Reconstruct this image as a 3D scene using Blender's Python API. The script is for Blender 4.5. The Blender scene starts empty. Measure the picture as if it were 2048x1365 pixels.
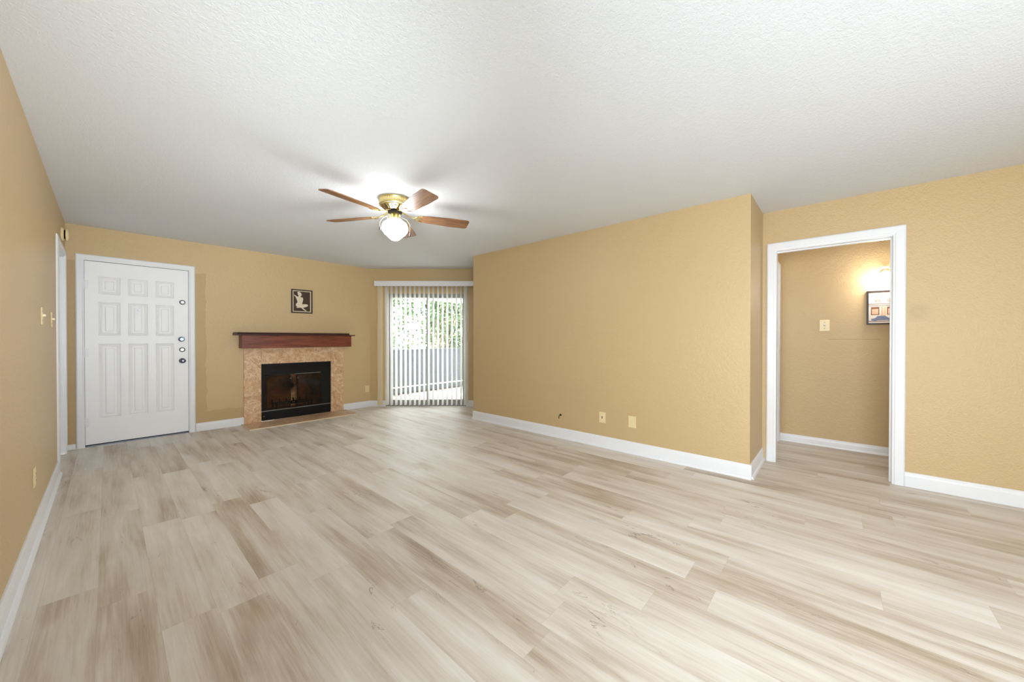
import bpy, bmesh, math, random
from mathutils import Vector, Matrix

S = bpy.context.scene
COL = S.collection
PI = math.pi
random.seed(7)

# ------------------------------------------------------------------ camera
YAW, PITCH, ROLL = math.radians(48.147), math.radians(-0.338), math.radians(0.018)
cd = bpy.data.cameras.new('camera')
cam = bpy.data.objects.new('camera', cd)
COL.objects.link(cam)
cd.sensor_fit = 'HORIZONTAL'
cd.sensor_width = 36.0
cd.lens = 724.49 / 2048 * 36.0
cd.clip_start = 0.02
fwd = Vector((math.sin(YAW) * math.cos(PITCH), math.cos(YAW) * math.cos(PITCH), math.sin(PITCH)))
rgt = Vector((math.cos(YAW), -math.sin(YAW), 0))
upv = rgt.cross(fwd)
r2 = rgt * math.cos(ROLL) + upv * math.sin(ROLL)
u2 = upv * math.cos(ROLL) - rgt * math.sin(ROLL)
cam.matrix_world = Matrix(((r2.x, u2.x, -fwd.x, 0), (r2.y, u2.y, -fwd.y, 0), (r2.z, u2.z, -fwd.z, 1.199), (0, 0, 0, 1)))
S.camera = cam

# ------------------------------------------------------------------ exposure, sky, added fill lamps
S.view_settings.view_transform = 'Standard'
S.view_settings.look = 'None'
S.view_settings.gamma = 1.0
S.view_settings.use_curve_mapping = False
S.view_settings.exposure = 0.24
world = bpy.data.worlds.new('sky')
S.world = world
world.use_nodes = True
wn = world.node_tree.nodes
wn['Background'].inputs[0].default_value = (0.93, 0.97, 1.0, 1)
wn['Background'].inputs[1].default_value = 18.0


def area(name, loc, rot, sx, sy, power, color, spread=180):
    l = bpy.data.lights.new(name, 'AREA')
    l.shape = 'RECTANGLE'
    l.size, l.size_y = sx, sy
    l.energy = power
    l.color = color
    l.spread = math.radians(spread)
    o = bpy.data.objects.new(name, l)
    o.location = loc
    o.rotation_euler = rot
    COL.objects.link(o)
    return o


# added fill lamp standing in for daylight, at an unseen left wall window
area('left_fill', (-0.27, -0.30, 1.18), (0, -PI / 2, 0), 1.4, 1.85, 45, (0.86, 0.945, 1.0), 118)
# second added fill lamp, at a made-up window behind the camera
area('rear_fill', (1.40, -1.94, 1.30), (PI / 2, 0, PI), 2.0, 1.7, 33, (0.86, 0.945, 1.0), 115)
# flash-like fill lamp added beside the camera to brighten the far end
area('far_end_fill', (0.15, -0.35, 1.20), (math.radians(101), 0, math.radians(-10)), 0.5, 0.5, 18, (0.865, 0.945, 1.0), 66)


# ------------------------------------------------------------------ node helpers
def lin(r, g, b):
    f = lambda c: ((c / 255 + 0.055) / 1.055) ** 2.4 if c > 10 else c / 255 / 12.92
    return (f(r), f(g), f(b), 1)


class N:
    def __init__(s, name):
        s.m = bpy.data.materials.new(name)
        s.m.use_nodes = True
        s.t = s.m.node_tree
        s.bsdf = s.t.nodes['Principled BSDF']
        s.out = s.t.nodes['Material Output']

    def new(s, typ, **kw):
        n = s.t.nodes.new(typ)
        for k, v in kw.items():
            setattr(n, k, v)
        return n

    def link(s, a, b):
        s.t.links.new(a, b)

    def put(s, sock, v):
        if isinstance(v, bpy.types.NodeSocket):
            s.link(v, sock)
        else:
            sock.default_value = v

    def pos(s):
        g = s.new('ShaderNodeNewGeometry')
        return g.outputs['Position']

    def math(s, op, a, b=0.0, c=0.0):
        n = s.new('ShaderNodeMath', operation=op)
        s.put(n.inputs[0], a)
        s.put(n.inputs[1], b)
        s.put(n.inputs[2], c)
        return n.outputs[0]

    def xyz(s, v):
        n = s.new('ShaderNodeSeparateXYZ')
        s.link(v, n.inputs[0])
        return n.outputs

    def comb(s, x, y, z):
        n = s.new('ShaderNodeCombineXYZ')
        for i, q in enumerate((x, y, z)):
            s.put(n.inputs[i], q)
        return n.outputs[0]

    def noise(s, vec, scale, detail=3, rough=0.5, dist=0.0):
        n = s.new('ShaderNodeTexNoise')
        s.link(vec, n.inputs['Vector'])
        n.inputs['Scale'].default_value = scale
        n.inputs['Detail'].default_value = detail
        n.inputs['Roughness'].default_value = rough
        n.inputs['Distortion'].default_value = dist
        return n.outputs['Fac']

    def ramp(s, fac, stops):
        n = s.new('ShaderNodeValToRGB')
        e = n.color_ramp.elements
        while len(e) < len(stops):
            e.new(0.5)
        for i, (p, c) in enumerate(stops):
            e[i].position = p
            e[i].color = c
        s.link(fac, n.inputs[0])
        return n.outputs[0]

    def mix(s, fac, a, b, mode='MIX'):
        n = s.new('ShaderNodeMix', data_type='RGBA', blend_type=mode)
        s.put(n.inputs[0], fac)
        s.put(n.inputs[6], a)
        s.put(n.inputs[7], b)
        return n.outputs[2]

    def bump(s, h, strength, dist):
        n = s.new('ShaderNodeBump')
        n.inputs['Strength'].default_value = strength
        n.inputs['Distance'].default_value = dist
        s.link(h, n.inputs['Height'])
        s.link(n.outputs[0], s.bsdf.inputs['Normal'])
        return n

    def set(s, **kw):
        names = dict(color='Base Color', rough='Roughness', metal='Metallic', spec='Specular IOR Level',
                     emit='Emission Color', estr='Emission Strength', alpha='Alpha', trans='Transmission Weight', coat='Coat Weight')
        for k, v in kw.items():
            s.put(s.bsdf.inputs[names[k]], v)
        return s


def simple(name, color, rough=0.5, metal=0.0, spec=0.5, bump=0, bscale=200, emit=None, estr=0, vary=0.04, vscale=6):
    n = N(name)
    p = n.pos()
    f = n.noise(p, vscale, 3)
    c = n.mix(f, tuple(x * (1 - vary) for x in color[:3]) + (1,), tuple(min(1, x * (1 + vary)) for x in color[:3]) + (1,))
    n.set(color=c, rough=rough, metal=metal, spec=spec)
    if emit:
        n.set(emit=emit, estr=estr)
    if bump:
        n.bump(n.noise(p, bscale, 3), bump, 0.002)
    return n.m


def wall_paint(name, base, patch=False, smudge=False, crack=False):
    n = N(name)
    p = n.pos()
    x, y, z = n.xyz(p)
    c = n.mix(n.noise(p, 1.3, 3), tuple(v * .97 for v in base[:3]) + (1,), tuple(v * 1.03 for v in base[:3]) + (1,))
    if patch:   # strip of older, browner paint left beside the door casing and along the baseboard
        w = n.math('MULTIPLY_ADD', n.noise(p, 9, 2), 0.05, -0.025)
        a = n.math('LESS_THAN', n.math('ADD', x, w), 0.862)
        a = n.math('MULTIPLY', a, n.math('LESS_THAN', n.math('ADD', z, w), 2.05))
        b = n.math('LESS_THAN', n.math('ADD', z, w), 0.25)
        b = n.math('MULTIPLY', b, n.math('LESS_THAN', x, 1.3))
        m = n.math('MAXIMUM', a, b)
        c = n.mix(n.math('MULTIPLY', m, 1.0), c, (base[0] * .86, base[1] * .83, base[2] * .76, 1))
    if smudge:  # faint round grubby spot
        d = n.math('ADD', n.math('POWER', n.math('SUBTRACT', y, -0.488), 2), n.math('POWER', n.math('SUBTRACT', z, 1.413), 2))
        d = n.math('SQRT', d)
        mr = n.new('ShaderNodeMapRange')
        n.link(d, mr.inputs[0])
        mr.inputs[1].default_value, mr.inputs[2].default_value = 0.09, 0.03
        c = n.mix(n.math('MULTIPLY', mr.outputs[0], n.noise(p, 25, 2)), c, tuple(v * .78 for v in base[:3]) + (1,))
    if crack:   # hairline crack in the hall wall
        l = n.math('ABSOLUTE', n.math('SUBTRACT', n.math('MULTIPLY_ADD', n.noise(p, 8, 2), 0.008, z), 1.2))
        m = n.math('MULTIPLY', n.math('LESS_THAN', l, 0.0022), n.math('MULTIPLY', n.math('LESS_THAN', y, 0.07), n.math('GREATER_THAN', y, -0.336)))
        c = n.mix(m, c, tuple(v * .62 for v in base[:3]) + (1,))
    n.set(color=c, rough=0.42, spec=0.45)
    h = n.math('ADD', n.noise(p, 75, 3, .55), n.math('MULTIPLY', n.noise(p, 28, 2), .7))
    n.bump(h, 0.7, 0.005)
    return n.m


TAN = lin(205, 178, 133)
M = {}
M['wall'] = wall_paint('tan_wall_paint', TAN)
M['wall_back'] = wall_paint('tan_wall_paint_back', TAN, patch=True)
M['wall_door'] = wall_paint('tan_wall_paint_doorway', TAN, smudge=True)
M['wall_hall'] = wall_paint('tan_wall_paint_hall', TAN, crack=True)
M['trim'] = simple('white_trim_paint', lin(238, 239, 242), 0.35, bump=.05, bscale=60, vary=.01)
M['door'] = simple('white_door_paint', lin(247, 247, 248), 0.4, bump=.12, bscale=70, vary=.015)
M['almond'] = simple('almond_plastic', lin(236, 216, 168), 0.35)
M['almond_dark'] = simple('slot_dark', lin(40, 34, 28), 0.5)
M['almond_mid'] = simple('almond_toggle', lin(240, 224, 182), 0.3)
M['black'] = simple('black_metal', lin(9, 8, 7), 0.5, spec=.25, bump=.1, bscale=120)
M['frame_black'] = simple('dark_brown_frame', lin(38, 22, 14), 0.4)
M['chrome'] = simple('brushed_chrome', lin(150, 150, 150), 0.28, metal=1)
M['steel_dark'] = simple('dark_steel', lin(120, 125, 135), 0.25, metal=1)
M['brass'] = simple('polished_brass', lin(224, 206, 152), 0.2, metal=1, vary=.06)
M['brass_brushed'] = simple('brushed_brass', lin(206, 190, 134), 0.36, metal=1, vary=.08)
M['dark'] = simple('dark_gap', lin(14, 11, 8), 0.8, spec=.1)
M['alu'] = simple('grey_aluminium', lin(150, 152, 152), 0.4, metal=.6)
M['parapet'] = simple('grey_parapet_paint', lin(58, 61, 65), 0.8, vary=.1, vscale=2)
M['balcony_white'] = simple('white_balcony_paint', lin(225, 228, 230), 0.7, vary=.03)
M['concrete'] = simple('pale_concrete', lin(220, 215, 205), 0.85, vary=.05)
M['bark'] = simple('grey_bark', lin(150, 138, 120), 0.9, bump=.4, bscale=30, vary=.25)
M['leaf_dark'] = simple('leaf_deep_green', lin(28, 46, 24), 0.5, vary=.35, vscale=3)
M['leaf_mid'] = simple('leaf_green', lin(52, 72, 32), 0.5, vary=.3, vscale=3)
M['leaf_pale'] = simple('leaf_yellow_green', lin(96, 108, 54), 0.5, vary=.25, vscale=3)
M['litter'] = simple('dead_leaf', lin(70, 44, 32), 0.8, vary=.5, vscale=18)
M['globe'] = simple('lit_frosted_globe', lin(250, 246, 236), 0.3, emit=(.93, .965, 1, 1), estr=33.0)
M['shade'] = simple('lit_frosted_shade', lin(250, 244, 230), 0.3, emit=(1, .94, .86, 1), estr=27.0)


def ceiling_mat():
    n = N('textured_white_ceiling')
    p = n.pos()
    x, y, z = n.xyz(p)
    c = n.mix(n.noise(p, 1.1, 3), lin(226, 229, 233), lin(231, 234, 238))
    n.set(color=c, rough=0.85, spec=.25)
    h = n.math('ADD', n.noise(p, 60, 4, .6), n.math('MULTIPLY', n.noise(p, 150, 2), .5))
    # two taped board joints, barely raised
    for k in (2.02, 0.80):
        j = n.math('ABSOLUTE', n.math('SUBTRACT', x, n.math('MULTIPLY_ADD', n.noise(p, 2, 2), .02, k)))
        h = n.math('ADD', h, n.math('MULTIPLY', n.math('LESS_THAN', j, .004), .5))
    n.bump(h, 0.55, 0.006)
    return n.m


M['ceiling'] = ceiling_mat()


def floor_mat():
    n = N('vinyl_plank_floor')
    p = n.pos()
    x, y, z = n.xyz(p)
    W, L = 0.178, 1.22
    X = n.math('MULTIPLY_ADD', x, 1 / W, 20.2)
    row = n.math('FLOOR', X)
    fx = n.math('FRACT', X)
    wr = n.new('ShaderNodeTexWhiteNoise', noise_dimensions='1D')
    n.link(row, wr.inputs['W'])
    Y = n.math('ADD', n.math('MULTIPLY_ADD', y, 1 / L, 20.0), wr.outputs['Value'])
    idx = n.math('FLOOR', Y)
    fy = n.math('FRACT', Y)
    wp = n.new('ShaderNodeTexWhiteNoise', noise_dimensions='2D')
    n.link(n.comb(row, idx, 0), wp.inputs['Vector'])
    pid = wp.outputs['Value']
    off = n.math('MULTIPLY', pid, 60.0)
    v1 = n.comb(n.math('MULTIPLY', x, 9.0), n.math('MULTIPLY', y, 0.85), off)
    streak = n.noise(v1, 1.0, 4, .55, .35)
    v2 = n.comb(n.math('MULTIPLY', x, 95.0), n.math('MULTIPLY', y, 3.2), off)
    grain = n.noise(v2, 1.0, 4, .65, .6)
    v3 = n.comb(n.math('MULTIPLY', x, 11.0), n.math('MULTIPLY', y, 2.6), n.math('ADD', off, 9.0))
    knot = n.noise(v3, 1.0, 5, .6, 2.2)
    v4 = n.comb(n.math('MULTIPLY', x, 5.5), n.math('MULTIPLY', y, 1.5), n.math('ADD', off, 31.0))
    cloud = n.noise(v4, 1.0, 3, .5, .3)
    f = n.math('MULTIPLY_ADD', streak, 0.95, -0.03)
    f = n.math('ADD', f, n.math('MULTIPLY_ADD', pid, 0.15, -0.03))
    f = n.math('ADD', f, n.math('MULTIPLY_ADD', grain, 0.42, -0.21))
    f = n.math('ADD', f, n.math('MULTIPLY_ADD', cloud, 0.5, -0.25))
    c = n.ramp(f, [(0.10, lin(158, 137, 115)), (0.31, lin(194, 178, 160)), (0.48, lin(216, 206, 193)), (0.72, lin(233, 227, 219))])
    # fine dark checks and swirling knots
    kn = n.math('MULTIPLY', n.math('GREATER_THAN', n.math('MULTIPLY', cloud, 1.0), 0.0),
                n.math('SUBTRACT', 1.0, n.math('MINIMUM', 1.0, n.math('MULTIPLY', n.math('ABSOLUTE', n.math('SUBTRACT', knot, 0.36)), 45.0))))
    dk = n.new('ShaderNodeMapRange')
    n.link(cloud, dk.inputs[0])
    dk.inputs[1].default_value, dk.inputs[2].default_value = 0.50, 0.34
    c = n.mix(n.math('MULTIPLY', n.math('MULTIPLY', kn, dk.outputs[0]), .8), c, lin(116, 97, 80))
    # seams
    ex = n.math('MULTIPLY', n.math('MINIMUM', fx, n.math('SUBTRACT', 1.0, fx)), W)
    ey = n.math('MULTIPLY', n.math('MINIMUM', fy, n.math('SUBTRACT', 1.0, fy)), L)
    seam = n.math('LESS_THAN', n.math('MINIMUM', ex, ey), 0.0009)
    c = n.mix(n.math('MULTIPLY', seam, .16), c, lin(120, 104, 88))
    n.set(color=c, rough=n.math('MULTIPLY_ADD', grain, .18, .37), spec=0.5)
    n.bump(n.math('SUBTRACT', n.math('MULTIPLY', grain, .5), seam), 0.1, 0.001)
    return n.m


M['floor'] = floor_mat()


def wood(name, dark, mid, light, along, rough=.35, scale=1.0):
    n = N(name)
    tc = n.new('ShaderNodeTexCoord')
    x, y, z = n.xyz(tc.outputs['Object'] if along != 'uv' else tc.outputs['UV'])
    if along == 'x':
        v = n.comb(n.math('MULTIPLY', x, 2.0), n.math('MULTIPLY', y, 18.0), n.math('MULTIPLY', z, 18.0))
    else:
        v = n.comb(n.math('MULTIPLY', x, 2.2), n.math('MULTIPLY', y, 22.0), 0.0)
    f = n.noise(v, scale, 5, .6, 1.6)
    c = n.ramp(f, [(0.3, dark), (0.5, mid), (0.72, light)])
    n.set(color=c, rough=rough, spec=.5)
    return n.m


M['oak'] = wood('oak_fan_blade', lin(88, 54, 30), lin(140, 96, 60), lin(170, 124, 82), 'uv', .42, 1.4)
M['mahogany'] = wood('mahogany_mantel', lin(92, 38, 20), lin(122, 57, 33), lin(140, 72, 44), 'x', .4, 1.0)
M['mahogany_dark'] = wood('mahogany_shelf', lin(48, 20, 14), lin(66, 30, 22), lin(84, 40, 30), 'x', .4, 1.0)


def marble():
    n = N('tan_cultured_marble')
    p = n.pos()
    w = n.noise(p, 4.6, 4, .55, 2.8)
    w2 = n.noise(p, 6.5, 4, .55, 3.5)
    c = n.ramp(w, [(0.28, lin(186, 140, 106)), (0.42, lin(212, 172, 132)), (0.56, lin(224, 190, 152)), (0.70, lin(204, 162, 122))])
    v = n.math('SUBTRACT', 1.0, n.math('MINIMUM', 1.0, n.math('MULTIPLY', n.math('ABSOLUTE', n.math('SUBTRACT', w2, .5)), 22.0)))
    c = n.mix(n.math('MULTIPLY', v, .45), c, lin(150, 106, 74))
    v3 = n.math('SUBTRACT', 1.0, n.math('MINIMUM', 1.0, n.math('MULTIPLY', n.math('ABSOLUTE', n.math('SUBTRACT', w, .6)), 26.0)))
    c = n.mix(n.math('MULTIPLY', v3, .8), c, lin(240, 216, 182))
    n.set(color=c, rough=.3, spec=.5)
    return n.m


M['marble'] = marble()


def brick():
    n = N('sooty_firebrick')
    p = n.pos()
    x, y, z = n.xyz(p)
    bt = n.new('ShaderNodeTexBrick')
    n.link(n.comb(n.math('ADD', x, y), z, 0.0), bt.inputs['Vector'])
    bt.inputs['Scale'].default_value = 4.5
    bt.inputs['Color1'].default_value = lin(205, 160, 110)
    bt.inputs['Color2'].default_value = lin(186, 140, 96)
    bt.inputs['Mortar'].default_value = lin(150, 120, 90)
    bt.inputs['Mortar Size'].default_value = 0.012
    soot = n.noise(p, 3.2, 3)
    c = n.mix(n.ramp(soot, [(.44, (0, 0, 0, 1)), (.62, (1, 1, 1, 1))]), bt.outputs['Color'], lin(40, 28, 20))
    n.set(color=c, rough=.9)
    return n.m


M['brick'] = brick()


def glass(name, tint, mixf, rough=0.03):
    n = N(name)
    t = n.new('ShaderNodeBsdfTransparent')
    t.inputs[0].default_value = tint
    g = n.new('ShaderNodeBsdfGlossy')
    g.inputs['Roughness'].default_value = rough
    m = n.new('ShaderNodeMixShader')
    fr = n.new('ShaderNodeFresnel')
    fr.inputs[0].default_value = 1.45
    n.link(n.math('MULTIPLY', fr.outputs[0], mixf), m.inputs[0])
    n.link(t.outputs[0], m.inputs[1])
    n.link(g.outputs[0], m.inputs[2])
    n.link(m.outputs[0], n.out.inputs[0])
    return n.m


M['pane'] = glass('clear_window_glass', (.93, .95, .95, 1), .7)
M['smoked'] = glass('smoky_fireplace_glass', (.60, .49, .39, 1), .7, .06)

def vinyl(name, col, tr):
    n = N(name)
    d = n.new('ShaderNodeBsdfTranslucent')
    d.inputs[0].default_value = col
    m = n.new('ShaderNodeMixShader')
    m.inputs[0].default_value = tr
    n.set(color=col, rough=.45, spec=.4)
    n.link(n.bsdf.outputs[0], m.inputs[1])
    n.link(d.outputs[0], m.inputs[2])
    n.link(m.outputs[0], n.out.inputs[0])
    return n.m


M['vane'] = vinyl('blind_vane', lin(247, 246, 242), .55)
M['vane_cream'] = vinyl('blind_vane_cream', lin(244, 230, 196), .5)

# ------------------------------------------------------------------ mesh helpers
ORG = {}


class MB:
    def __init__(s):
        s.v, s.f, s.uv, s.sm = [], [], {}, set()

    def add(s, vs, fs, smooth=False):
        b = len(s.v)
        s.v += [Vector(q) for q in vs]
        for f in fs:
            if smooth:
                s.sm.add(len(s.f))
            s.f.append(tuple(i + b for i in f))
        return b

    def quad(s, a, b, c, d):
        s.add([a, b, c, d], [(0, 1, 2, 3)])

    def box(s, x0, y0, z0, x1, y1, z1, T=None):
        vs = [Vector((x, y, z)) for z in (z0, z1) for y in (y0, y1) for x in (x0, x1)]
        if T:
            vs = [T(*q) for q in vs]
        s.add(vs, [(0, 2, 3, 1), (4, 5, 7, 6), (0, 1, 5, 4), (2, 6, 7, 3), (0, 4, 6, 2), (1, 3, 7, 5)])

    def lathe(s, prof, c, axis='z', n=32, smooth=True, cap=True):
        # prof: [(radius, height along axis)]
        ax = axis if isinstance(axis, Vector) else {'x': Vector((1, 0, 0)), 'y': Vector((0, 1, 0)), 'z': Vector((0, 0, 1))}[axis]
        a = ax.orthogonal().normalized()
        b = ax.cross(a)
        c = Vector(c)
        vs, fs = [], []
        for r, h in prof:
            for k in range(n):
                t = 2 * PI * k / n
                vs.append(c + ax * h + (a * math.cos(t) + b * math.sin(t)) * r)
        for i in range(len(prof) - 1):
            for k in range(n):
                k2 = (k + 1) % n
                fs.append((i * n + k, i * n + k2, (i + 1) * n + k2, (i + 1) * n + k))
        base = s.add(vs, fs, smooth)
        if cap:
            s.f.append(tuple(base + k for k in reversed(range(n))))
            s.f.append(tuple(base + (len(prof) - 1) * n + k for k in range(n)))

    def tube(s, pts, r, n=8, smooth=True):
        pts = [Vector(p) for p in pts]
        vs, fs = [], []
        prev = None
        for i, p in enumerate(pts):
            t = (pts[min(i + 1, len(pts) - 1)] - pts[max(i - 1, 0)]).normalized()
            a = t.orthogonal().normalized() if prev is None else (prev - t * prev.dot(t)).normalized()
            prev = a
            b = t.cross(a)
            rr = r[i] if isinstance(r, (list, tuple)) else r
            for k in range(n):
                an = 2 * PI * k / n
                vs.append(p + (a * math.cos(an) + b * math.sin(an)) * rr)
        for i in range(len(pts) - 1):
            for k in range(n):
                k2 = (k + 1) % n
                fs.append((i * n + k, i * n + k2, (i + 1) * n + k2, (i + 1) * n + k))
        base = s.add(vs, fs, smooth)
        s.f.append(tuple(base + k for k in reversed(range(n))))
        s.f.append(tuple(base + (len(pts) - 1) * n + k for k in range(n)))

    def prism(s, poly, T, d0, d1):
        # poly 2-D, T(u, v, d) -> world
        n = len(poly)
        vs = [T(u, v, d0) for u, v in poly] + [T(u, v, d1) for u, v in poly]
        fs = [tuple(range(n)), tuple(reversed(range(n, 2 * n)))]
        for k in range(n):
            k2 = (k + 1) % n
            fs.append((k, k + n, k2 + n, k2))
        s.add(vs, fs)

    def build(s, name, mat, parent=None, org=None, bevel=0, seg=2, recalc=True):
        o3 = Vector(org) if org is not None else (ORG[parent.name] if parent else Vector((0, 0, 0)))
        me = bpy.data.meshes.new(name)
        me.from_pydata([v - o3 for v in s.v], [], s.f)
        for i in s.sm:
            me.polygons[i].use_smooth = True
        if recalc:
            bm = bmesh.new()
            bm.from_mesh(me)
            bmesh.ops.recalc_face_normals(bm, faces=bm.faces)
            bm.to_mesh(me)
            bm.free()
        me.materials.append(mat)
        o = bpy.data.objects.new(name, me)
        COL.objects.link(o)
        if parent:
            o.parent = parent
        else:
            o.location = o3
        ORG[o.name] = o3
        if bevel:
            m = o.modifiers.new('edge', 'BEVEL')
            m.width = bevel
            m.segments = seg
            m.limit_method = 'ANGLE'
            m.angle_limit = math.radians(40)
        return o


def tag(o, label=None, cat=None, group=None, kind=None):
    if label:
        o['label'] = label
    if cat:
        o['category'] = cat
    if group:
        o['group'] = group
    if kind:
        o['kind'] = kind
    return o


def empty(name, loc, label, cat, group=None, kind=None):
    o = bpy.data.objects.new(name, None)
    o.empty_display_size = .1
    o.location = loc
    COL.objects.link(o)
    ORG[o.name] = Vector(loc)
    return tag(o, label, cat, group, kind)


def struct(o, label, cat):
    return tag(o, label, cat, None, 'structure')


def slabwall(mb, T, u0, u1, z0, z1, d0, d1, holes=()):
    """wall from u0..u1, z0..z1 and depth d0..d1 with rectangular through-holes (ua, ub, za, zb); T(u, d, z) -> world"""
    us = sorted({u0, u1} | {h[i] for h in holes for i in (0, 1)})
    zs = sorted({z0, z1} | {h[i] for h in holes for i in (2, 3)})
    us = [u for u in us if u0 <= u <= u1]
    zs = [z for z in zs if z0 <= z <= z1]

    def solid(i, j):
        if i < 0 or j < 0 or i >= len(us) - 1 or j >= len(zs) - 1:
            return False
        uc, zc = (us[i] + us[i + 1]) / 2, (zs[j] + zs[j + 1]) / 2
        return not any(h[0] < uc < h[1] and h[2] < zc < h[3] for h in holes)
    for i in range(len(us) - 1):
        for j in range(len(zs) - 1):
            if not solid(i, j):
                continue
            a, b, c, d = us[i], us[i + 1], zs[j], zs[j + 1]
            mb.quad(T(a, d0, c), T(b, d0, c), T(b, d0, d), T(a, d0, d))
            mb.quad(T(b, d1, c), T(a, d1, c), T(a, d1, d), T(b, d1, d))
            if not solid(i - 1, j):
                mb.quad(T(a, d1, c), T(a, d0, c), T(a, d0, d), T(a, d1, d))
            if not solid(i + 1, j):
                mb.quad(T(b, d0, c), T(b, d1, c), T(b, d1, d), T(b, d0, d))
            if not solid(i, j - 1):
                mb.quad(T(a, d0, c), T(a, d1, c), T(b, d1, c), T(b, d0, c))
            if not solid(i, j + 1):
                mb.quad(T(a, d1, d), T(a, d0, d), T(b, d0, d), T(b, d1, d))
    bm = bmesh.new()
    vs = [bm.verts.new(v) for v in mb.v]
    for f in mb.f:
        bm.faces.new([vs[i] for i in f])
    bmesh.ops.remove_doubles(bm, verts=bm.verts, dist=1e-5)
    bm.verts.index_update()
    mb.v = [v.co.copy() for v in bm.verts]
    mb.f = [tuple(v.index for v in f.verts) for f in bm.faces]
    bm.free()
    return mb


# ------------------------------------------------------------------ room shell
H = 2.44
XL, YB, XP, YP, XD, YE = -0.30, 6.153, 3.66, 0.548, 4.334, 4.055
XH = 5.34                    # far wall of the hall
WO = Vector((3.103, 6.153, 0))
WANG = math.radians(47.645)
WD = Vector((math.cos(WANG), -math.sin(WANG), 0))
WN = Vector((-math.sin(WANG), -math.cos(WANG), 0))      # into the room
WT = lambda s, d, z: WO + WD * s + WN * d + Vector((0, 0, z))

Tback = lambda u, d, z: Vector((u, YB + d, z))          # d > 0 away from room
Tleft = lambda u, d, z: Vector((XL - d, u, z))
Tpart = lambda u, d, z: Vector((XP + d, u, z))
Tdoor = lambda u, d, z: Vector((XD + d, u, z))
Thall = lambda u, d, z: Vector((XH + d, u, z))

mb = MB(); mb.box(-0.6, -2.2, -0.12, 5.6, 6.4, 0.0)
struct(mb.build('floor', M['floor']), 'pale greige wood look plank floor of the whole room', 'floor')
mb = MB(); mb.box(-0.6, -2.2, H, 5.6, 6.4, H + .14)
struct(mb.build('ceiling', M['ceiling']), 'white textured ceiling above the empty room', 'ceiling')

DOOR1 = (-0.185, 0.705, 0.0, 2.085)
FBOX = (1.45, 2.44, 0.0, 0.86)
mb = slabwall(MB(), Tback, XL - .14, 3.103, 0, H, 0, .14, [DOOR1, FBOX])
struct(mb.build('wall_back', M['wall_back']), 'tan far wall holding the white entry door and the fireplace', 'wall')
DOOR2 = (5.165, 5.975, 0.0, 2.06)
WIN2 = (-1.28, 0.68, 0.45, 1.95)
mb = slabwall(MB(), Tleft, -2.0, YB, 0, H, 0, .14, [DOOR2, WIN2])
struct(mb.build('wall_left', M['wall']), 'tan textured wall along the left edge of the room', 'wall')
mb = slabwall(MB(), lambda u, d, z: Vector((u, -2.0 - d, z)), XL - .14, XH + .1, 0, H, 0, .12, [(0.4, 2.4, .45, 2.15)])
struct(mb.build('wall_rear', M['wall']), 'tan wall behind the viewer', 'wall')
WINS = (0.27, 1.70, 0.0, 2.0)
mb = slabwall(MB(), lambda u, d, z: WT(u, -d, z), 0.0, 2.1, 0, H, 0, .14, [WINS])
struct(mb.build('wall_window', M['wall']), 'angled tan wall around the sliding glass door with blinds', 'wall')
WE = WT(2.1, 0, 0)
mb = MB(); mb.box(WE.x, YE - .1, 0, WE.x + .12, WE.y + .06, H)
mb.box(XP + .12, YE - .12, 0, WE.x + .12, YE, H)
struct(mb.build('wall_alcove', M['wall']), 'tan side wall of the alcove right of the sliding door', 'wall')
mb = slabwall(MB(), Tpart, YP, YE, 0, H, 0, .12)
struct(mb.build('wall_right', M['wall']), 'long bare tan wall with two outlet plates and a cable', 'wall')
mb = MB(); mb.box(XP + .12, YP, 0, XD, YP + .1, H)
struct(mb.build('wall_return', M['wall']), 'short tan return wall beside the hall doorway', 'wall')
DOOR3 = (-0.36, 0.452, 0.0, 2.066)
mb = slabwall(MB(), Tdoor, -2.0, YP + .1, 0, H, 0, .10, [DOOR3])
struct(mb.build('wall_doorway', M['wall_door']), 'tan wall around the white cased opening to the hall', 'wall')
mb = slabwall(MB(), Thall, -2.0, 0.66, 0, H, 0, .1)
struct(mb.build('wall_hall', M['wall_hall']), 'tan hall wall seen through the doorway with sconce and picture', 'wall')
DOOR4 = (4.46, 5.245, 0.0, 2.03)
mb = slabwall(MB(), lambda u, d, z: Vector((u, 0.515 + d, z)), XD + .10, XH, 0, H, 0, .1, [DOOR4])
struct(mb.build('wall_hall_side', M['wall']), 'short tan hall wall with a side door left of the picture', 'wall')


# ------------------------------------------------------------------ baseboards
def base_profile(h, shoe):
    p = [(0, 0), (0, h), (.006, h), (.011, h - .008), (.012, h - .02), (.014, h - .03)]
    if shoe:
        p += [(.014, .024), (.020, .022), (.027, .014), (.030, .004), (.030, 0)]
    else:
        p += [(.014, 0)]
    return p


def baseboard(mb, A, B, nrm, h=.118, shoe=False):
    """run from A to B, nrm points into the room"""
    A, B, n = Vector(A), Vector(B), Vector(nrm)
    pr = base_profile(h, shoe)
    k = len(pr)
    vs = [A + n * d + Vector((0, 0, z)) for d, z in pr] + [B + n * d + Vector((0, 0, z)) for d, z in pr]
    fs = [tuple(range(k)), tuple(reversed(range(k, 2 * k)))] + [(i, i + k, (i + 1) % k + k, (i + 1) % k) for i in range(k)]
    mb.add(vs, fs)


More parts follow.
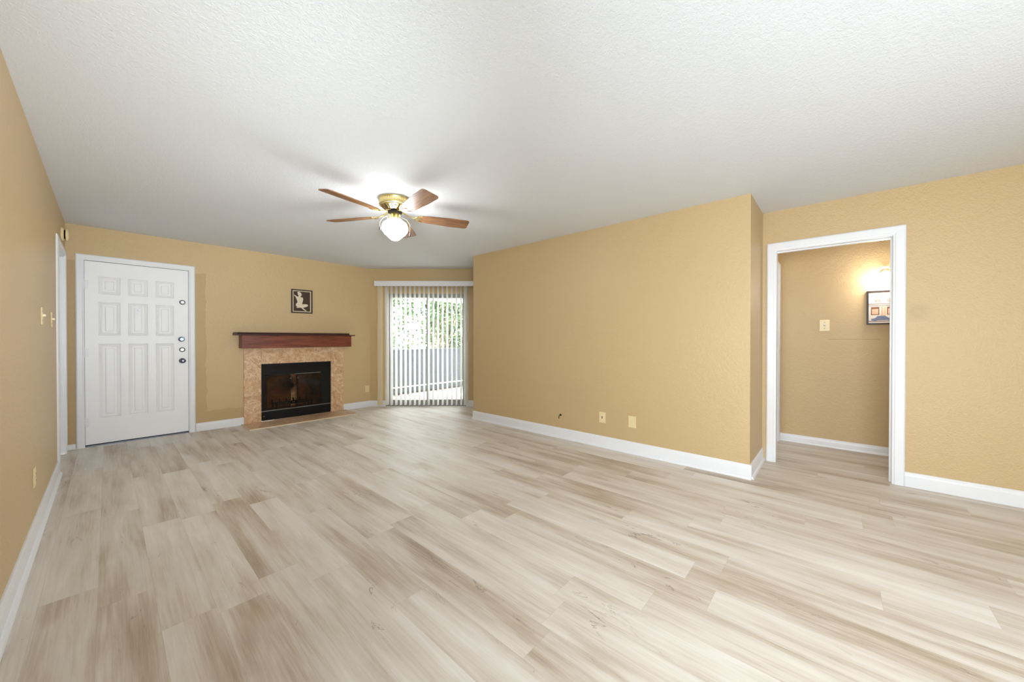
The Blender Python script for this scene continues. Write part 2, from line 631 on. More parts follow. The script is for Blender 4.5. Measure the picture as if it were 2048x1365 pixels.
mb = MB(); baseboard(mb, (XL, -2, 0), (XL, 5.10, 0), (1, 0, 0), shoe=True)
struct(mb.build('baseboard_left', M['trim']), 'white moulded baseboard running along the left wall', 'baseboard')
mb = MB(); baseboard(mb, (XL, YB, 0), (-0.235, YB, 0), (0, -1, 0), .055)
baseboard(mb, (0.757, YB, 0), (1.262, YB, 0), (0, -1, 0), .105)
baseboard(mb, (2.628, YB, 0), (3.113, YB, 0), (0, -1, 0), .105)
struct(mb.build('baseboard_back', M['trim']), 'white baseboard on the far wall either side of the fireplace', 'baseboard')
mb = MB(); baseboard(mb, (XP, YE, 0), (XP, YP - .014, 0), (-1, 0, 0), .122, True)
struct(mb.build('baseboard_right', M['trim']), 'white baseboard under the long bare tan wall', 'baseboard')
mb = MB(); baseboard(mb, (XP - .0, YP, 0), (XD, YP, 0), (0, -1, 0), .122, True)
struct(mb.build('baseboard_return', M['trim']), 'short white baseboard piece on the return wall by the doorway', 'baseboard')
mb = MB(); baseboard(mb, (XD, -0.418, 0), (XD, -2, 0), (-1, 0, 0), .118)
struct(mb.build('baseboard_doorway', M['trim']), 'white baseboard right of the hall doorway', 'baseboard')
mb = MB(); baseboard(mb, (XH, .515, 0), (XH, -2, 0), (-1, 0, 0), .085, True)
struct(mb.build('baseboard_hall', M['trim']), 'white baseboard on the hall wall below the picture', 'baseboard')
mb = MB(); baseboard(mb, WT(0, 0, 0), WT(.27, 0, 0), WN, .105)
baseboard(mb, WT(1.70, 0, 0), WT(2.1, 0, 0), WN, .105)
struct(mb.build('baseboard_window', M['trim']), 'white baseboard ends either side of the sliding door', 'baseboard')


# ------------------------------------------------------------------ door casings
def casing(mb, T, u0, u1, zt, w=.068, t=.017, zb=0.0, outer=None):
    """U-shaped moulded casing round an opening u0..u1 up to zt; T(u, d, z) with d<0 towards the viewer's side"""
    prof = [(0, 0), (0, -.010), (.010, -.012), (.016, -.016), (w * .55, -t), (w - .012, -t), (w - .004, -t + .004), (w, -.006), (w, 0)]
    path = [(u0, zb), (u0, zt), (u1, zt), (u1, zb)]
    dirs = [(-1, 0), (-1, 1), (1, 1), (1, 0)]
    k = len(prof)
    vs = []
    for (u, z), (du, dz) in zip(path, dirs):
        for q, d in prof:
            vs.append(T(u + du * q, d, z + dz * q))
    fs = []
    for i in range(3):
        for j in range(k - 1):
            fs.append((i * k + j, i * k + j + 1, (i + 1) * k + j + 1, (i + 1) * k + j))
        fs.append((i * k + k - 1, i * k, (i + 1) * k, (i + 1) * k + k - 1))
    fs += [tuple(range(k)), tuple(3 * k + j for j in reversed(range(k)))]
    mb.add(vs, fs)


def jamb(mb, T, u0, u1, zt, d0, d1, t=.018):
    """lining inside an opening, with a door stop"""
    mb.box(u0, d0, 0, u0 + t, d1, zt, T)
    mb.box(u1 - t, d0, 0, u1, d1, zt, T)
    mb.box(u0 + t, d0, zt - t, u1 - t, d1, zt, T)


def stop(mb, T, u0, u1, zt, d0, d1, t=.012):
    mb.box(u0, d0, 0, u0 + t, d1, zt, T)
    mb.box(u1 - t, d0, 0, u1, d1, zt, T)
    mb.box(u0 + t, d0, zt - t, u1 - t, d1, zt, T)


def panel_face(mb, T, u0, u1, z0, z1, d, panels, g=.008):
    """front face at depth d with embossed panels"""
    sub = MB()
    holes = [(a, b, c, e) for a, b, c, e in panels]
    us = sorted({u0, u1} | {h[i] for h in holes for i in (0, 1)})
    zs = sorted({z0, z1} | {h[i] for h in holes for i in (2, 3)})
    for i in range(len(us) - 1):
        for j in range(len(zs) - 1):
            uc, zc = (us[i] + us[i + 1]) / 2, (zs[j] + zs[j + 1]) / 2
            if any(h[0] < uc < h[1] and h[2] < zc < h[3] for h in holes):
                continue
            mb.quad(T(us[i], d, zs[j]), T(us[i + 1], d, zs[j]), T(us[i + 1], d, zs[j + 1]), T(us[i], d, zs[j + 1]))
    for a, b, c, e in holes:
        rings = [(0, 0), (.010, g), (.022, g * .4), (.034, g * .9), (.048, g * .9), (.056, g * .15)]
        pts = []
        for ins, dd in rings:
            pts.append([T(a + ins, d + dd, c + ins), T(b - ins, d + dd, c + ins), T(b - ins, d + dd, e - ins), T(a + ins, d + dd, e - ins)])
        for r in range(len(pts) - 1):
            for q in range(4):
                q2 = (q + 1) % 4
                mb.quad(pts[r][q], pts[r][q2], pts[r + 1][q2], pts[r + 1][q])
        mb.quad(*pts[-1])


# ---- door_1: the white entry door
d1 = empty('door_1', (0.26, YB, 0), 'white nine panel entry door in its casing left of the fireplace', 'door', kind='structure')
mb = MB(); casing(mb, Tback, -0.170, 0.690, 2.066, w=.063, t=.016); mb.build('door_casing', M['trim'], d1)
mb = MB(); jamb(mb, Tback, -0.185, 0.705, 2.085, 0.0, .14, .013); mb.build('door_jamb', M['trim'], d1)
mb = MB()
cols = [(-.068, .102), (.160, .325), (.390, .555)]
rows = [(1.70, 1.90), (1.235, 1.612), (0.30, 1.142)]
panel_face(mb, Tback, -.168, .688, .022, 2.062, .006, [(a, b, c, e) for a, b in cols for c, e in rows])
mb.box(-.168, .0141, .022, .688, .05, 2.062, Tback)
for q in ((-.168, .688),):
    mb.quad(Tback(-.168, .006, .022), Tback(-.168, .006, 2.062), Tback(-.168, .0141, 2.062), Tback(-.168, .0141, .022))
    mb.quad(Tback(.688, .006, .022), Tback(.688, .0141, .022), Tback(.688, .0141, 2.062), Tback(.688, .006, 2.062))
    mb.quad(Tback(-.168, .006, .022), Tback(-.168, .0141, .022), Tback(.688, .0141, .022), Tback(.688, .006, .022))
    mb.quad(Tback(-.168, .006, 2.062), Tback(.688, .006, 2.062), Tback(.688, .0141, 2.062), Tback(-.168, .0141, 2.062))
slab = mb.build('door_slab', M['door'], d1)
mb = MB(); mb.box(-.184, .055, 0.0, .704, .139, 2.084, Tback); mb.build('leak_backing', M['dark'], d1)  # dark backing added behind the slab to stop sky light leaking in
mb = MB(); mb.box(-.168, -.004, 0, .688, .054, .014, Tback); mb.build('threshold', M['steel_dark'], d1)
for zc in (1.797, 1.043, .272):
    mb = MB()
    mb.lathe([(.007, -.05), (.007, .05)], (-.171, YB - .004, zc), 'z', 12)
    mb.lathe([(.0045, .05), (.006, .054), (.003, .059)], (-.171, YB - .004, zc), 'z', 12)
    mb.box(-.172, -.002, zc - .048, -.140, .007, zc + .048, Tback)
    mb.build('hinge', M['trim'], slab)
Y1 = YB + .006


def lockset(name, x, z, prof, mat, thumb=None):
    mb = MB()
    mb.lathe(prof, (x, Y1, z), Vector((0, -1, 0)), 28)
    if thumb:
        w, h = thumb
        mb.box(x - w / 2, Y1 - .034, z - h / 2, x + w / 2, Y1 - .012, z + h / 2)
    return mb.build(name, mat, slab)


rose = [(.030, 0), (.030, .004), (.026, .010), (.020, .013), (.018, .014)]
lockset('deadbolt', .632, 1.659, rose, M['chrome'], (.034, .009))
lockset('deadbolt', .628, 1.061, rose, M['chrome'], (.018, .006))
lockset('deadbolt', .622, 1.193, [(.031, 0), (.031, .006), (.024, .012), (.018, .03), (.026, .034), (.027, .05), (.02, .054)], M['steel_dark'], (.012, .04))
lockset('door_knob', .629, .922, [(.033, 0), (.033, .004), (.02, .010), (.013, .014), (.013, .03), (.024, .038), (.0295, .05), (.029, .06), (.022, .068), (.01, .072)], M['steel_dark'])
mb = MB(); mb.lathe([(.008, 0), (.008, .003), (.005, .004)], (.247, Y1 + .001, 1.533), Vector((0, -1, 0)), 16)
mb.build('peephole', M['steel_dark'], slab)

# ---- door_2: cased door in the left wall, by the corner
d2 = empty('door_2', (XL, 5.57, 0), 'white cased doorway at the far end of the left wall', 'door', kind='structure')
mb = MB(); casing(mb, Tleft, 5.165, 5.975, 2.06, w=.063, t=.014); mb.build('door_casing', M['trim'], d2)
mb = MB(); jamb(mb, Tleft, 5.165, 5.975, 2.06, 0, .14, .016); stop(mb, Tleft, 5.181, 5.959, 2.044, .06, .085); mb.build('door_jamb', M['trim'], d2)
mb = MB(); mb.box(5.183, .092, .01, 5.957, .128, 2.04, Tleft); mb.build('door_slab', M['door'], d2, bevel=.002)

# ---- door_3: cased opening to the hall
d3 = empty('door_3', (XD, .04, 0), 'white cased opening leading from the room to the hall', 'doorway', kind='structure')
mb = MB(); casing(mb, Tdoor, -0.346, 0.440, 2.058, w=.074, t=.017); mb.build('door_casing', M['trim'], d3)
mb = MB(); jamb(mb, Tdoor, -0.36, 0.452, 2.066, 0, .10, .016); mb.box(-.344, .045, 0, -.333, .075, 2.05, Tdoor); mb.box(-.333, .045, 2.039, .436, .075, 2.05, Tdoor); mb.build('door_jamb', M['trim'], d3)
mb = MB(); casing(mb, lambda u, d, z: Vector((XD + .10 - d, u, z)), -0.346, 0.440, 2.058, w=.06, t=.015); mb.build('hall_casing', M['trim'], d3)

# ---- door_4: side door in the hall
d4 = empty('door_4', (4.85, .515, 0), 'white side door frame just inside the hall, left', 'door', kind='structure')
Tside = lambda u, d, z: Vector((u, .515 + d, z))
mb = MB(); casing(mb, Tside, 4.51, 5.245, 2.02, w=.068, t=.021); mb.build('door_casing', M['trim'], d4)
mb = MB(); jamb(mb, Tside, 4.46, 5.245, 2.03, 0, .1, .016); mb.build('door_jamb', M['trim'], d4)
mb = MB(); mb.box(4.478, .05, .01, 5.228, .085, 2.012, Tside); mb.build('door_slab', M['door'], d4, bevel=.002)

# ---- added_window_2: unseen window added to hold the left fill lamp
w2 = empty('added_window_2', (XL, -.30, .45), 'unseen added window in the left wall beside the viewer', 'window', kind='structure')
mb = MB()
for a in ((-1.28, .45, -1.23, 1.95), (.63, .45, .68, 1.95), (-1.23, .45, .63, .50), (-1.23, 1.90, .63, 1.95), (-.325, .50, -.275, 1.90)):
    mb.box(a[0], .05, a[1], a[2], .10, a[3], Tleft)
mb.build('window_frame', M['trim'], w2)
mb = MB(); mb.box(-1.26, .030, .47, .66, .034, 1.93, Tleft); mb.build('sky_blocker', M['trim'], w2)  # opaque sheet added behind the lamp to keep the sky out
w3 = empty('added_window_3', (1.4, -2.0, .45), 'unseen added window in the wall behind the viewer', 'window', kind='structure')  # window made up to hold the rear fill lamp
Trear = lambda u, d, z: Vector((u, -2.0 - d, z))
mb = MB()
for a in ((.4, .45, .45, 2.15), (2.35, .45, 2.4, 2.15), (.45, .45, 2.35, .50), (.45, 2.10, 2.35, 2.15), (1.375, .50, 1.425, 2.10)):
    mb.box(a[0], .04, a[1], a[2], .09, a[3], Trear)
mb.build('window_frame', M['trim'], w3)
mb = MB(); mb.box(.42, .030, .47, 2.38, .034, 2.13, Trear); mb.build('sky_blocker', M['trim'], w3)  # opaque sheet added here too, blocking the sky

# ------------------------------------------------------------------ sliding glass door
w1 = empty('window_1', WT(.98, 0, 0), 'sliding glass balcony door behind the vertical blinds', 'sliding door', kind='structure')
WX = lambda u, d, z: WT(u, -d, z)      # d > 0 outward
mb = MB()
s0, s1, zt = .27, 1.70, 2.0
mb.box(s0, .02, 0, s0 + .035, .13, zt, WX); mb.box(s1 - .035, .02, 0, s1, .13, zt, WX)
mb.box(s0 + .035, .02, zt - .03, s1 - .035, .13, zt, WX)
mb.box(s0 + .035, .02, 0, s1 - .035, .13, .03, WX)
mb.build('window_frame', M['alu'], w1)


def sash(a, b, d0, d1, name):
    mb = MB()
    mb.box(a, d0, .03, a + .04, d1, zt - .03, WX); mb.box(b - .04, d0, .03, b, d1, zt - .03, WX)
    mb.box(a + .04, d0, zt - .07, b - .04, d1, zt - .03, WX); mb.box(a + .04, d0, .03, b - .04, d1, .11, WX)
    o = mb.build(name, M['alu'], w1)
    mb = MB(); mb.box(a + .04, (d0 + d1) / 2 - .003, .11, b - .04, (d0 + d1) / 2 + .003, zt - .07, WX)
    mb.build('pane', M['pane'], o)
    return o


sash(s0 + .035, 1.03, .03, .065, 'fixed_panel')
sl = sash(.99, s1 - .035, .075, .11, 'sliding_panel')
mb = MB(); mb.box(.995, .045, .92, 1.02, .075, 1.12, WX); mb.build('handle', M['alu'], sl, bevel=.004)

# ------------------------------------------------------------------ vertical blind
bl = empty('vertical_blind', WT(.98, .06, .03), 'white vertical blind with turned vanes over the sliding glass door', 'blind')
mb = MB()
mb.box(.112, .105, 2.118, 1.96, .112, 2.208, lambda u, d, z: WT(u, d, z))
mb.box(.112, .0, 2.118, .119, .105, 2.208, lambda u, d, z: WT(u, d, z))
mb.box(.119, .0, 2.200, 1.96, .105, 2.208, lambda u, d, z: WT(u, d, z))
mb.build('valance', M['trim'], bl, bevel=.002)
mb = MB(); mb.box(.15, .04, 2.135, 1.94, .085, 2.165, lambda u, d, z: WT(u, d, z)); mb.build('head_rail', M['alu'], bl)


def vane(s, phi, mat, z0=.035, z1=2.135, w=.089, curve=.006):
    mb = MB()
    n = 6
    vs = []
    for z in (z0, z1):
        for k in range(n + 1):
            t = (k / n - .5)
            c = curve * (1 - 4 * t * t)
            # direction outwards (towards the glass) and along the wall
            a = Vector((math.sin(phi), -math.cos(phi)))
            b = Vector((math.cos(phi), math.sin(phi)))
            q = a * (t * w) + b * c
            vs.append(WT(s + q.x, .058 + q.y, z))
    fs = [(k, k + 1, n + 2 + k, n + 1 + k) for k in range(n)]
    mb.add(vs, fs, True)
    return mb.build('vane', mat, bl, recalc=False)


PH = math.radians(12.2)
vane(.195, math.radians(70), M['vane_cream'])
for k in range(17):
    vane(.318 + k * .0812, PH + math.radians(random.uniform(-1.5, 1.5)) + (math.radians(14) if k == 0 else 0), M['vane'])
for k in range(3):
    vane(1.686 + k * .016, math.radians(24 + 3 * k), M['vane'])
mb = MB(); mb.tube([WT(1.745, .118, 2.125), WT(1.745, .12, 1.3), WT(1.748, .12, .5)], .0045, 8); mb.build('wand', M['vane'], bl)
mb = MB(); mb.tube([WT(1.655, .112, 2.11), WT(1.655, .113, 1.2), WT(1.64, .113, .45), WT(1.62, .113, .25)], .0018, 6); mb.build('cord', M['alu'], bl)

# ------------------------------------------------------------------ balcony outside
mb = MB(); mb.prism([(1.9, 6.30), (3.02, 6.30), (4.53, 4.66), (9.0, 4.66), (9.0, 7.3), (1.9, 7.3)], lambda u, v, d: Vector((u, v, d)), -.14, -.02)
struct(mb.build('floor_balcony', M['concrete']), 'sunlit pale concrete balcony floor outside the glass door', 'balcony floor')
PY = 7.085
mb = MB(); mb.box(1.9, PY, -.02, 9.0, PY + .12, .935); mb.box(1.9, PY - .02, .935, 9.0, PY + .14, .965)
struct(mb.build('wall_parapet', M['parapet']), 'grey balcony parapet wall seen through the blinds', 'parapet')
mb = MB(); mb.box(1.9, PY - .012, .13, 9.0, PY, .152)
struct(mb.build('trim_1', M['balcony_white']), 'thin white strip low on the balcony parapet', 'trim')
mb = MB(); mb.box(1.9, PY - .02, 2.14, 9.0, PY + .14, 2.6); mb.box(1.9, PY - .026, 2.115, 9.0, PY + .146, 2.14)
struct(mb.build('trim_2', M['balcony_white']), 'white beam along the top of the balcony opening', 'beam')
mb = MB(); mb.prism([(1.9, 6.42), (3.1, 6.42), (4.7, 4.66), (9.0, 4.66), (9.0, 7.2), (1.9, 7.2)], lambda u, v, d: Vector((u, v, d)), 2.6, 2.7)
struct(mb.build('ceiling_balcony', M['balcony_white']), 'white balcony soffit above the parapet', 'soffit')
mb = MB(); mb.box(8.9, 4.66, -.02, 9.0, PY, 2.6)
struct(mb.build('wall_balcony_end', M['balcony_white']), 'white end wall of the balcony', 'wall')
mb = MB(); mb.box(-2, 7.4, -3.2, 24, 30, -3.0)
struct(mb.build('ground', simple('garden_ground', lin(120, 118, 90), .9, vary=.3)), 'garden ground below the balcony', 'ground')

# fallen leaves along the foot of the parapet: uncountable litter
mb = MB()
for k in range(420):
    x = random.uniform(3.6, 7.2)
    y = PY - .02 - abs(random.gauss(0, .10))
    a = random.uniform(0, 2 * PI)
    l, w = random.uniform(.012, .032), random.uniform(.008, .016)
    z = -.02 + random.uniform(.003, .03) * max(0, 1 - (PY - y) * 5) + .002
    t = random.uniform(-.6, .6)
    u = Vector((math.cos(a), math.sin(a), t)).normalized()
    v = Vector((-math.sin(a), math.cos(a), random.uniform(-.3, .3))).normalized()
    c = Vector((x, y, z + .012))
    b = len(mb.v)
    mb.v += [c + u * l, c + v * w + Vector((0, 0, .004)), c - u * l, c - v * w]
    mb.f.append((b, b + 1, b + 2, b + 3))
tag(mb.build('leaf_litter', M['litter'], recalc=False), 'brown fallen leaves along the foot of the balcony parapet', 'leaves', kind='stuff')


def tree(name, x, y, label, mat, r, zc, nclump, nleaf, size, trunk_r, seed, bark=None, sparse=1.0):
    rnd = random.Random(seed)
    t = empty(name, (x, y, -3.0), label, 'tree', 'trees beyond the balcony')
    mb = MB()
    pts = [Vector((x, y, -3.0))]
    for k in range(1, 7):
        pts.append(Vector((x + rnd.uniform(-.08, .08) * k, y + rnd.uniform(-.05, .05) * k, -3.0 + (zc + 3.0) * k / 6)))
    mb.tube(pts, [trunk_r * (1.15 - .1 * k) for k in range(7)], 10)
    clumps = []
    for k in range(nclump):
        a, e = rnd.uniform(0, 2 * PI), rnd.uniform(-1, 1)
        q = rnd.random() ** .4
        c = Vector((x + math.cos(a) * r[0] * q, y + math.sin(a) * r[1] * q, zc + e * r[2]))
        clumps.append(c)
        p0 = pts[rnd.randint(2, 6)]
        mid = (p0 + c) / 2 + Vector((0, 0, .15))
        mb.tube([p0, mid, c], [trunk_r * .3, trunk_r * .2, trunk_r * .08], 6)
    mb.build('trunk', bark or M['bark'], t)
    mb = MB()
    for k in range(nleaf):
        c = rnd.choice(clumps) + Vector((rnd.gauss(0, .17), rnd.gauss(0, .17), rnd.gauss(0, .2)))
        u = Vector((rnd.uniform(-1, 1), rnd.uniform(-1, 1), rnd.uniform(-1, .4))).normalized()
        v = u.orthogonal().normalized()
        v = (Matrix.Rotation(rnd.uniform(0, 2 * PI), 3, u) @ v)
        l, w = size * rnd.uniform(.7, 1.3), size * rnd.uniform(.28, .42)
        b = len(mb.v)
        n = u.cross(v) * w * .3
        mb.v += [c - u * l * .5, c + v * w - n, c + u * l * .5, c - v * w - n]
        mb.f += [(b, b + 1, b + 2), (b, b + 2, b + 3)]
    mb.build('foliage', mat, t, recalc=False)
    return t


tree('broadleaf_tree', 8.4, 10.3, 'dense dark green tree beyond the right half of the balcony', M['leaf_dark'], (1.2, .45, 1.3), 1.55, 70, 4200, .15, .08, 3)
tree('broadleaf_tree', 6.2, 8.3, 'mid green leafy tree beyond the middle of the balcony', M['leaf_mid'], (.5, .3, 1.0), 1.75, 34, 1300, .11, .05, 5)
tree('slender_tree', 5.75, 9.75, 'sparse yellow green tree beyond the left part of the balcony', M['leaf_mid'], (.6, .3, 1.1), 1.8, 34, 1100, .12, .04, 8, bark=M['balcony_white'])
tree('broadleaf_tree', 9.9, 13.0, 'farther pale green tree showing between the nearer trees', M['leaf_pale'], (1.6, .7, 1.6), 1.5, 26, 1100, .18, .09, 11)

# ------------------------------------------------------------------ fireplace
fp = empty('fireplace', (1.945, YB, 0), 'fireplace with swirled tan marble surround and black glass doors', 'fireplace')
mb = MB()
yo = YB - .022
mb.box(1.262, yo, .010, 1.466, YB, 1.066)
mb.box(2.426, yo, .010, 2.628, YB, 1.066)
mb.box(1.468, yo, .836, 2.424, YB, 1.066)
mb.build('surround', M['marble'], fp, bevel=.0025)
mb = MB()
mb.box(1.238, 5.692, 0, 2.650, YB, .010)
he = mb.build('hearth', M['marble'], fp)
mb = MB(); mb.box(1.228, 5.680, 0, 2.660, 5.692, .013); mb.box(1.228, 5.692, 0, 1.238, YB - .014, .013); mb.box(2.650, 5.692, 0, 2.660, YB - .014, .013)
mb.build('edging', simple('pale_edge_trim', lin(226, 206, 176), .35), he)
mb = MB()   # brick lined firebox with splayed sides, open to the front
fb = [(1.47, YB + .0), (1.47, YB + .10), (1.66, YB + .46), (2.23, YB + .46), (2.42, YB + .10), (2.42, YB + .0)]
for (a, b), (c, d) in zip(fb[:-1], fb[1:]):
    mb.quad((a, b, .11), (c, d, .11), (c, d, .78), (a, b, .78))
mb.add([(a, b, .11) for a, b in fb], [tuple(range(6))])
mb.add([(a, b, .78) for a, b in fb], [tuple(range(6))])
mb.build('firebox', M['brick'], fp)
mb = MB()
mb.box(1.467, YB - .012, .668, 2.425, YB + .02, .836)          # hood
for k in range(5):
    mb.box(1.49, YB - .017, .690 + k * .027, 2.40, YB - .010, .702 + k * .027)
mb.box(1.467, YB - .008, .012, 2.425, YB + .02, .148)          # lower panel
mb.box(1.467, YB - .006, .148, 1.502, YB + .02, .668)
mb.box(2.285, YB - .006, .148, 2.425, YB + .02, .668)
ins = mb.build('metal_face', M['black'], fp, bevel=.002)
mb = MB(); mb.box(1.470, YB - .016, .146, 2.422, YB - .004, .156); mb.build('bottom_rail', M['chrome'], ins)
mb = MB(); mb.box(1.9, YB - .018, .664, 2.27, YB - .008, .670); mb.build('top_rail', M['chrome'], ins)
mb = MB(); mb.lathe([(.012, 0), (.012, .006), (.007, .012)], (1.498, YB - .008, .075), Vector((0, -1, 0)), 14); mb.build('valve_knob', M['steel_dark'], ins)
for a, b, hx in ((1.504, 1.846, 1.838), (1.93, 2.283, 1.938)):
    mb = MB()
    f = .012
    mb.box(a, YB - .006, .158, a + f, YB + .004, .662); mb.box(b - f, YB - .006, .158, b, YB + .004, .662)
    mb.box(a + f, YB - .006, .158, b - f, YB + .004, .158 + f); mb.box(a + f, YB - .006, .662 - f, b - f, YB + .004, .662)
    gd = mb.build('glass_door', M['black'], fp)
    mb = MB(); mb.box(a + f, YB - .003, .158 + f, b - f, YB + .001, .662 - f); mb.build('pane', M['smoked'], gd)
    mb = MB(); mb.lathe([(.006, 0), (.005, .010), (.010, .016), (.010, .024), (.004, .028)], (hx, YB - .006, .605), Vector((0, -1, 0)), 14)
    mb.build('handle', M['chrome'], gd)
mb = MB()   # grate
for k in range(6):
    x = 1.70 + k * .098
    mb.tube([(x, YB + .12, .235), (x, YB + .13, .21), (x, YB + .36, .21), (x, YB + .38, .25)], .009, 6)
mb.tube([(1.68, YB + .14, .202), (2.21, YB + .14, .202)], .009, 6)
mb.tube([(1.68, YB + .34, .202), (2.21, YB + .34, .202)], .009, 6)
for x in (1.70, 2.19):
    for y in (.14, .34):
        mb.tube([(x, YB + y, .202), (x, YB + y, .11)], .009, 6)
mb.build('grate', M['black'], fp)

mt = empty('mantel_shelf', (1.945, YB, 1.07), 'reddish mahogany mantel shelf fixed above the marble surround', 'mantel')
mb = MB(); mb.box(1.208, YB - .18, 1.070, 2.690, YB, 1.246); mb.build('beam', M['mahogany'], mt, bevel=.003)
mb = MB(); mb.box(1.140, YB - .22, 1.247, 2.735, YB, 1.261); mb.build('shelf_board', M['mahogany_dark'], mt, bevel=.002)
mb = MB()
mb.prism([(0, 0), (.026, 0), (.030, .008), (.022, .016), (.020, .026), (.0, .026)], lambda u, v, d: Vector((d, YB - .195 - u, 1.261 + v)), 1.150, 2.640)
mb.prism([(0, 0), (.010, 0), (.010, .010), (.004, .026), (0, .026)], lambda u, v, d: Vector((1.150 - u, d, 1.261 + v)), YB - .195, YB)
mb.build('moulding', M['mahogany_dark'], mt)


# ------------------------------------------------------------------ pictures
def frame_boxes(mb, T, u0, u1, z0, z1, w, d0, d1):
    mb.box(u0, d0, z0, u0 + w, d1, z1, T); mb.box(u1 - w, d0, z0, u1, d1, z1, T)
    mb.box(u0 + w, d0, z0, u1 - w, d1, z0 + w, T); mb.box(u0 + w, d0, z1 - w, u1 - w, d1, z1, T)


def flat(name, polys, T, d, mat, parent, t=.0006):
    mb = MB()
    for p in polys:
        mb.prism(p, lambda u, v, q: T(u, q, v), d - t, d)
    return mb.build(name, mat, parent)


def smooth_poly(pts, it=2):
    for _ in range(it):
        q = []
        for i in range(len(pts)):
            a, b = pts[i], pts[(i + 1) % len(pts)]
            q.append((a[0] * .75 + b[0] * .25, a[1] * .75 + b[1] * .25))
            q.append((a[0] * .25 + b[0] * .75, a[1] * .25 + b[1] * .75))
        pts = q
    return pts


p1 = empty('framed_picture', (2.0025, YB, 1.594), 'small dark framed picture of a pale seated figure above the mantel', 'picture')
mb = MB(); frame_boxes(mb, Tback, 1.855, 2.150, 1.594, 1.955, .016, -.022, 0)
mb.build('frame', M['frame_black'], p1, bevel=.002)
mb = MB(); mb.box(1.871, -.008, 1.610, 2.134, -.0005, 1.939, Tback); mat_ = mb.build('mat_border', simple('cream_mat', lin(226, 208, 180), .7), p1)
mb = MB(); mb.box(1.886, -.0095, 1.624, 2.118, -.008, 1.926, Tback); art = mb.build('artwork', simple('dark_brown_print', lin(66, 46, 24), .6, vary=.3, vscale=9), p1)
# a plain seated figure in pale silhouette (u right, v up, in millimetres of the print)
U = lambda a, b: (1.886 + a * .232, 1.624 + b * .302)
body = [(.22, .95), (.30, .985), (.42, .96), (.50, .86), (.46, .77), (.41, .74), (.42, .70), (.52, .72), (.58, .66), (.57, .56), (.53, .44), (.51, .35),
        (.60, .365), (.78, .375), (.88, .33), (.86, .27), (.72, .22), (.62, .19), (.56, .18), (.66, .11), (.82, .02), (.70, .02), (.55, .10), (.45, .18), (.36, .175),
        (.18, .16), (.17, .20), (.25, .215), (.15, .25), (.12, .32), (.18, .39), (.23, .44), (.22, .54), (.16, .63), (.13, .71), (.02, .78), (.03, .82), (.08, .81), (.19, .745), (.28, .725), (.31, .76), (.27, .82)]
flat('pale_figure', [smooth_poly([U(*q) for q in body], 2)], Tback, -.0095, simple('pale_print', lin(228, 212, 186), .6, vary=.06, vscale=20), art)

p2 = empty('framed_picture', (XH, -.47, 1.35), 'black framed watercolour of a street front on the hall wall under the sconce', 'picture')
u0, u1, z0, z1 = -.70, -.235, 1.35, 1.70
mb = MB(); frame_boxes(mb, lambda u, d, z: Thall(u, d, z), u0, u1, z0, z1, .014, -.030, 0)
mb.build('frame', M['frame_black'], p2, bevel=.002)
mb = MB(); mb.box(u0 + .014, -.012, z0 + .014, u1 - .014, -.001, z1 - .014, Thall)
art = mb.build('artwork', simple('pale_watercolour', lin(232, 222, 210), .6, vary=.08, vscale=14), p2)
# viewed from the room, left is +y: local a runs to the right
A = lambda a, b: (u1 - .014 - a, z0 + .014 + b)
rect = lambda a0, b0, a1, b1: [A(a0, b0), A(a1, b0), A(a1, b1), A(a0, b1)]
W_ = u1 - u0 - .028
grey = simple('wash_grey', lin(160, 146, 140), .7, vary=.25, vscale=30)
brown = simple('wash_brown', lin(138, 96, 74), .7, vary=.3, vscale=30)
peach = simple('wash_peach', lin(226, 186, 156), .7, vary=.15, vscale=30)
blue = simple('wash_blue', lin(120, 130, 158), .7, vary=.25, vscale=30)
for b0, b1 in ((.285, .289), (.268, .271), (.192, .204), (.176, .186)):
    flat('painted_cornice', [rect(0, b0, W_, b1)], Thall, -.012, grey, art)
for a in (.045, .07, .135, .16, .225, .25, .315, .34, .39):
    flat('painted_window', [rect(a, .215, a + .020, .256)], Thall, -.012, grey, art)
for a in (.018, .135, .245, .35):
    flat('painted_shop_front', [rect(a, .085, a + .062, .168)], Thall, -.012, brown, art)
    flat('painted_shop_window', [rect(a + .008, .092, a + .054, .146)], Thall, -.0126, peach, art)
for a in (.092, .112, .212, .322):
    flat('painted_pillar', [rect(a, .075, a + .016, .172)], Thall, -.012, peach, art)
car = [(.02, .03), (.02, .045), (.05, .052), (.068, .075), (.12, .076), (.145, .054), (.18, .046), (.182, .03), (.16, .022), (.14, .03), (.07, .03), (.05, .022)]
for du, dv in ((0, 0), (.2, .006)):
    flat('painted_car', [[A(q[0] + du, q[1] + dv) for q in car]], Thall, -.0126, blue, art)
flat('street_shadow', [rect(0, .014, W_, .024)], Thall, -.012, grey, art)


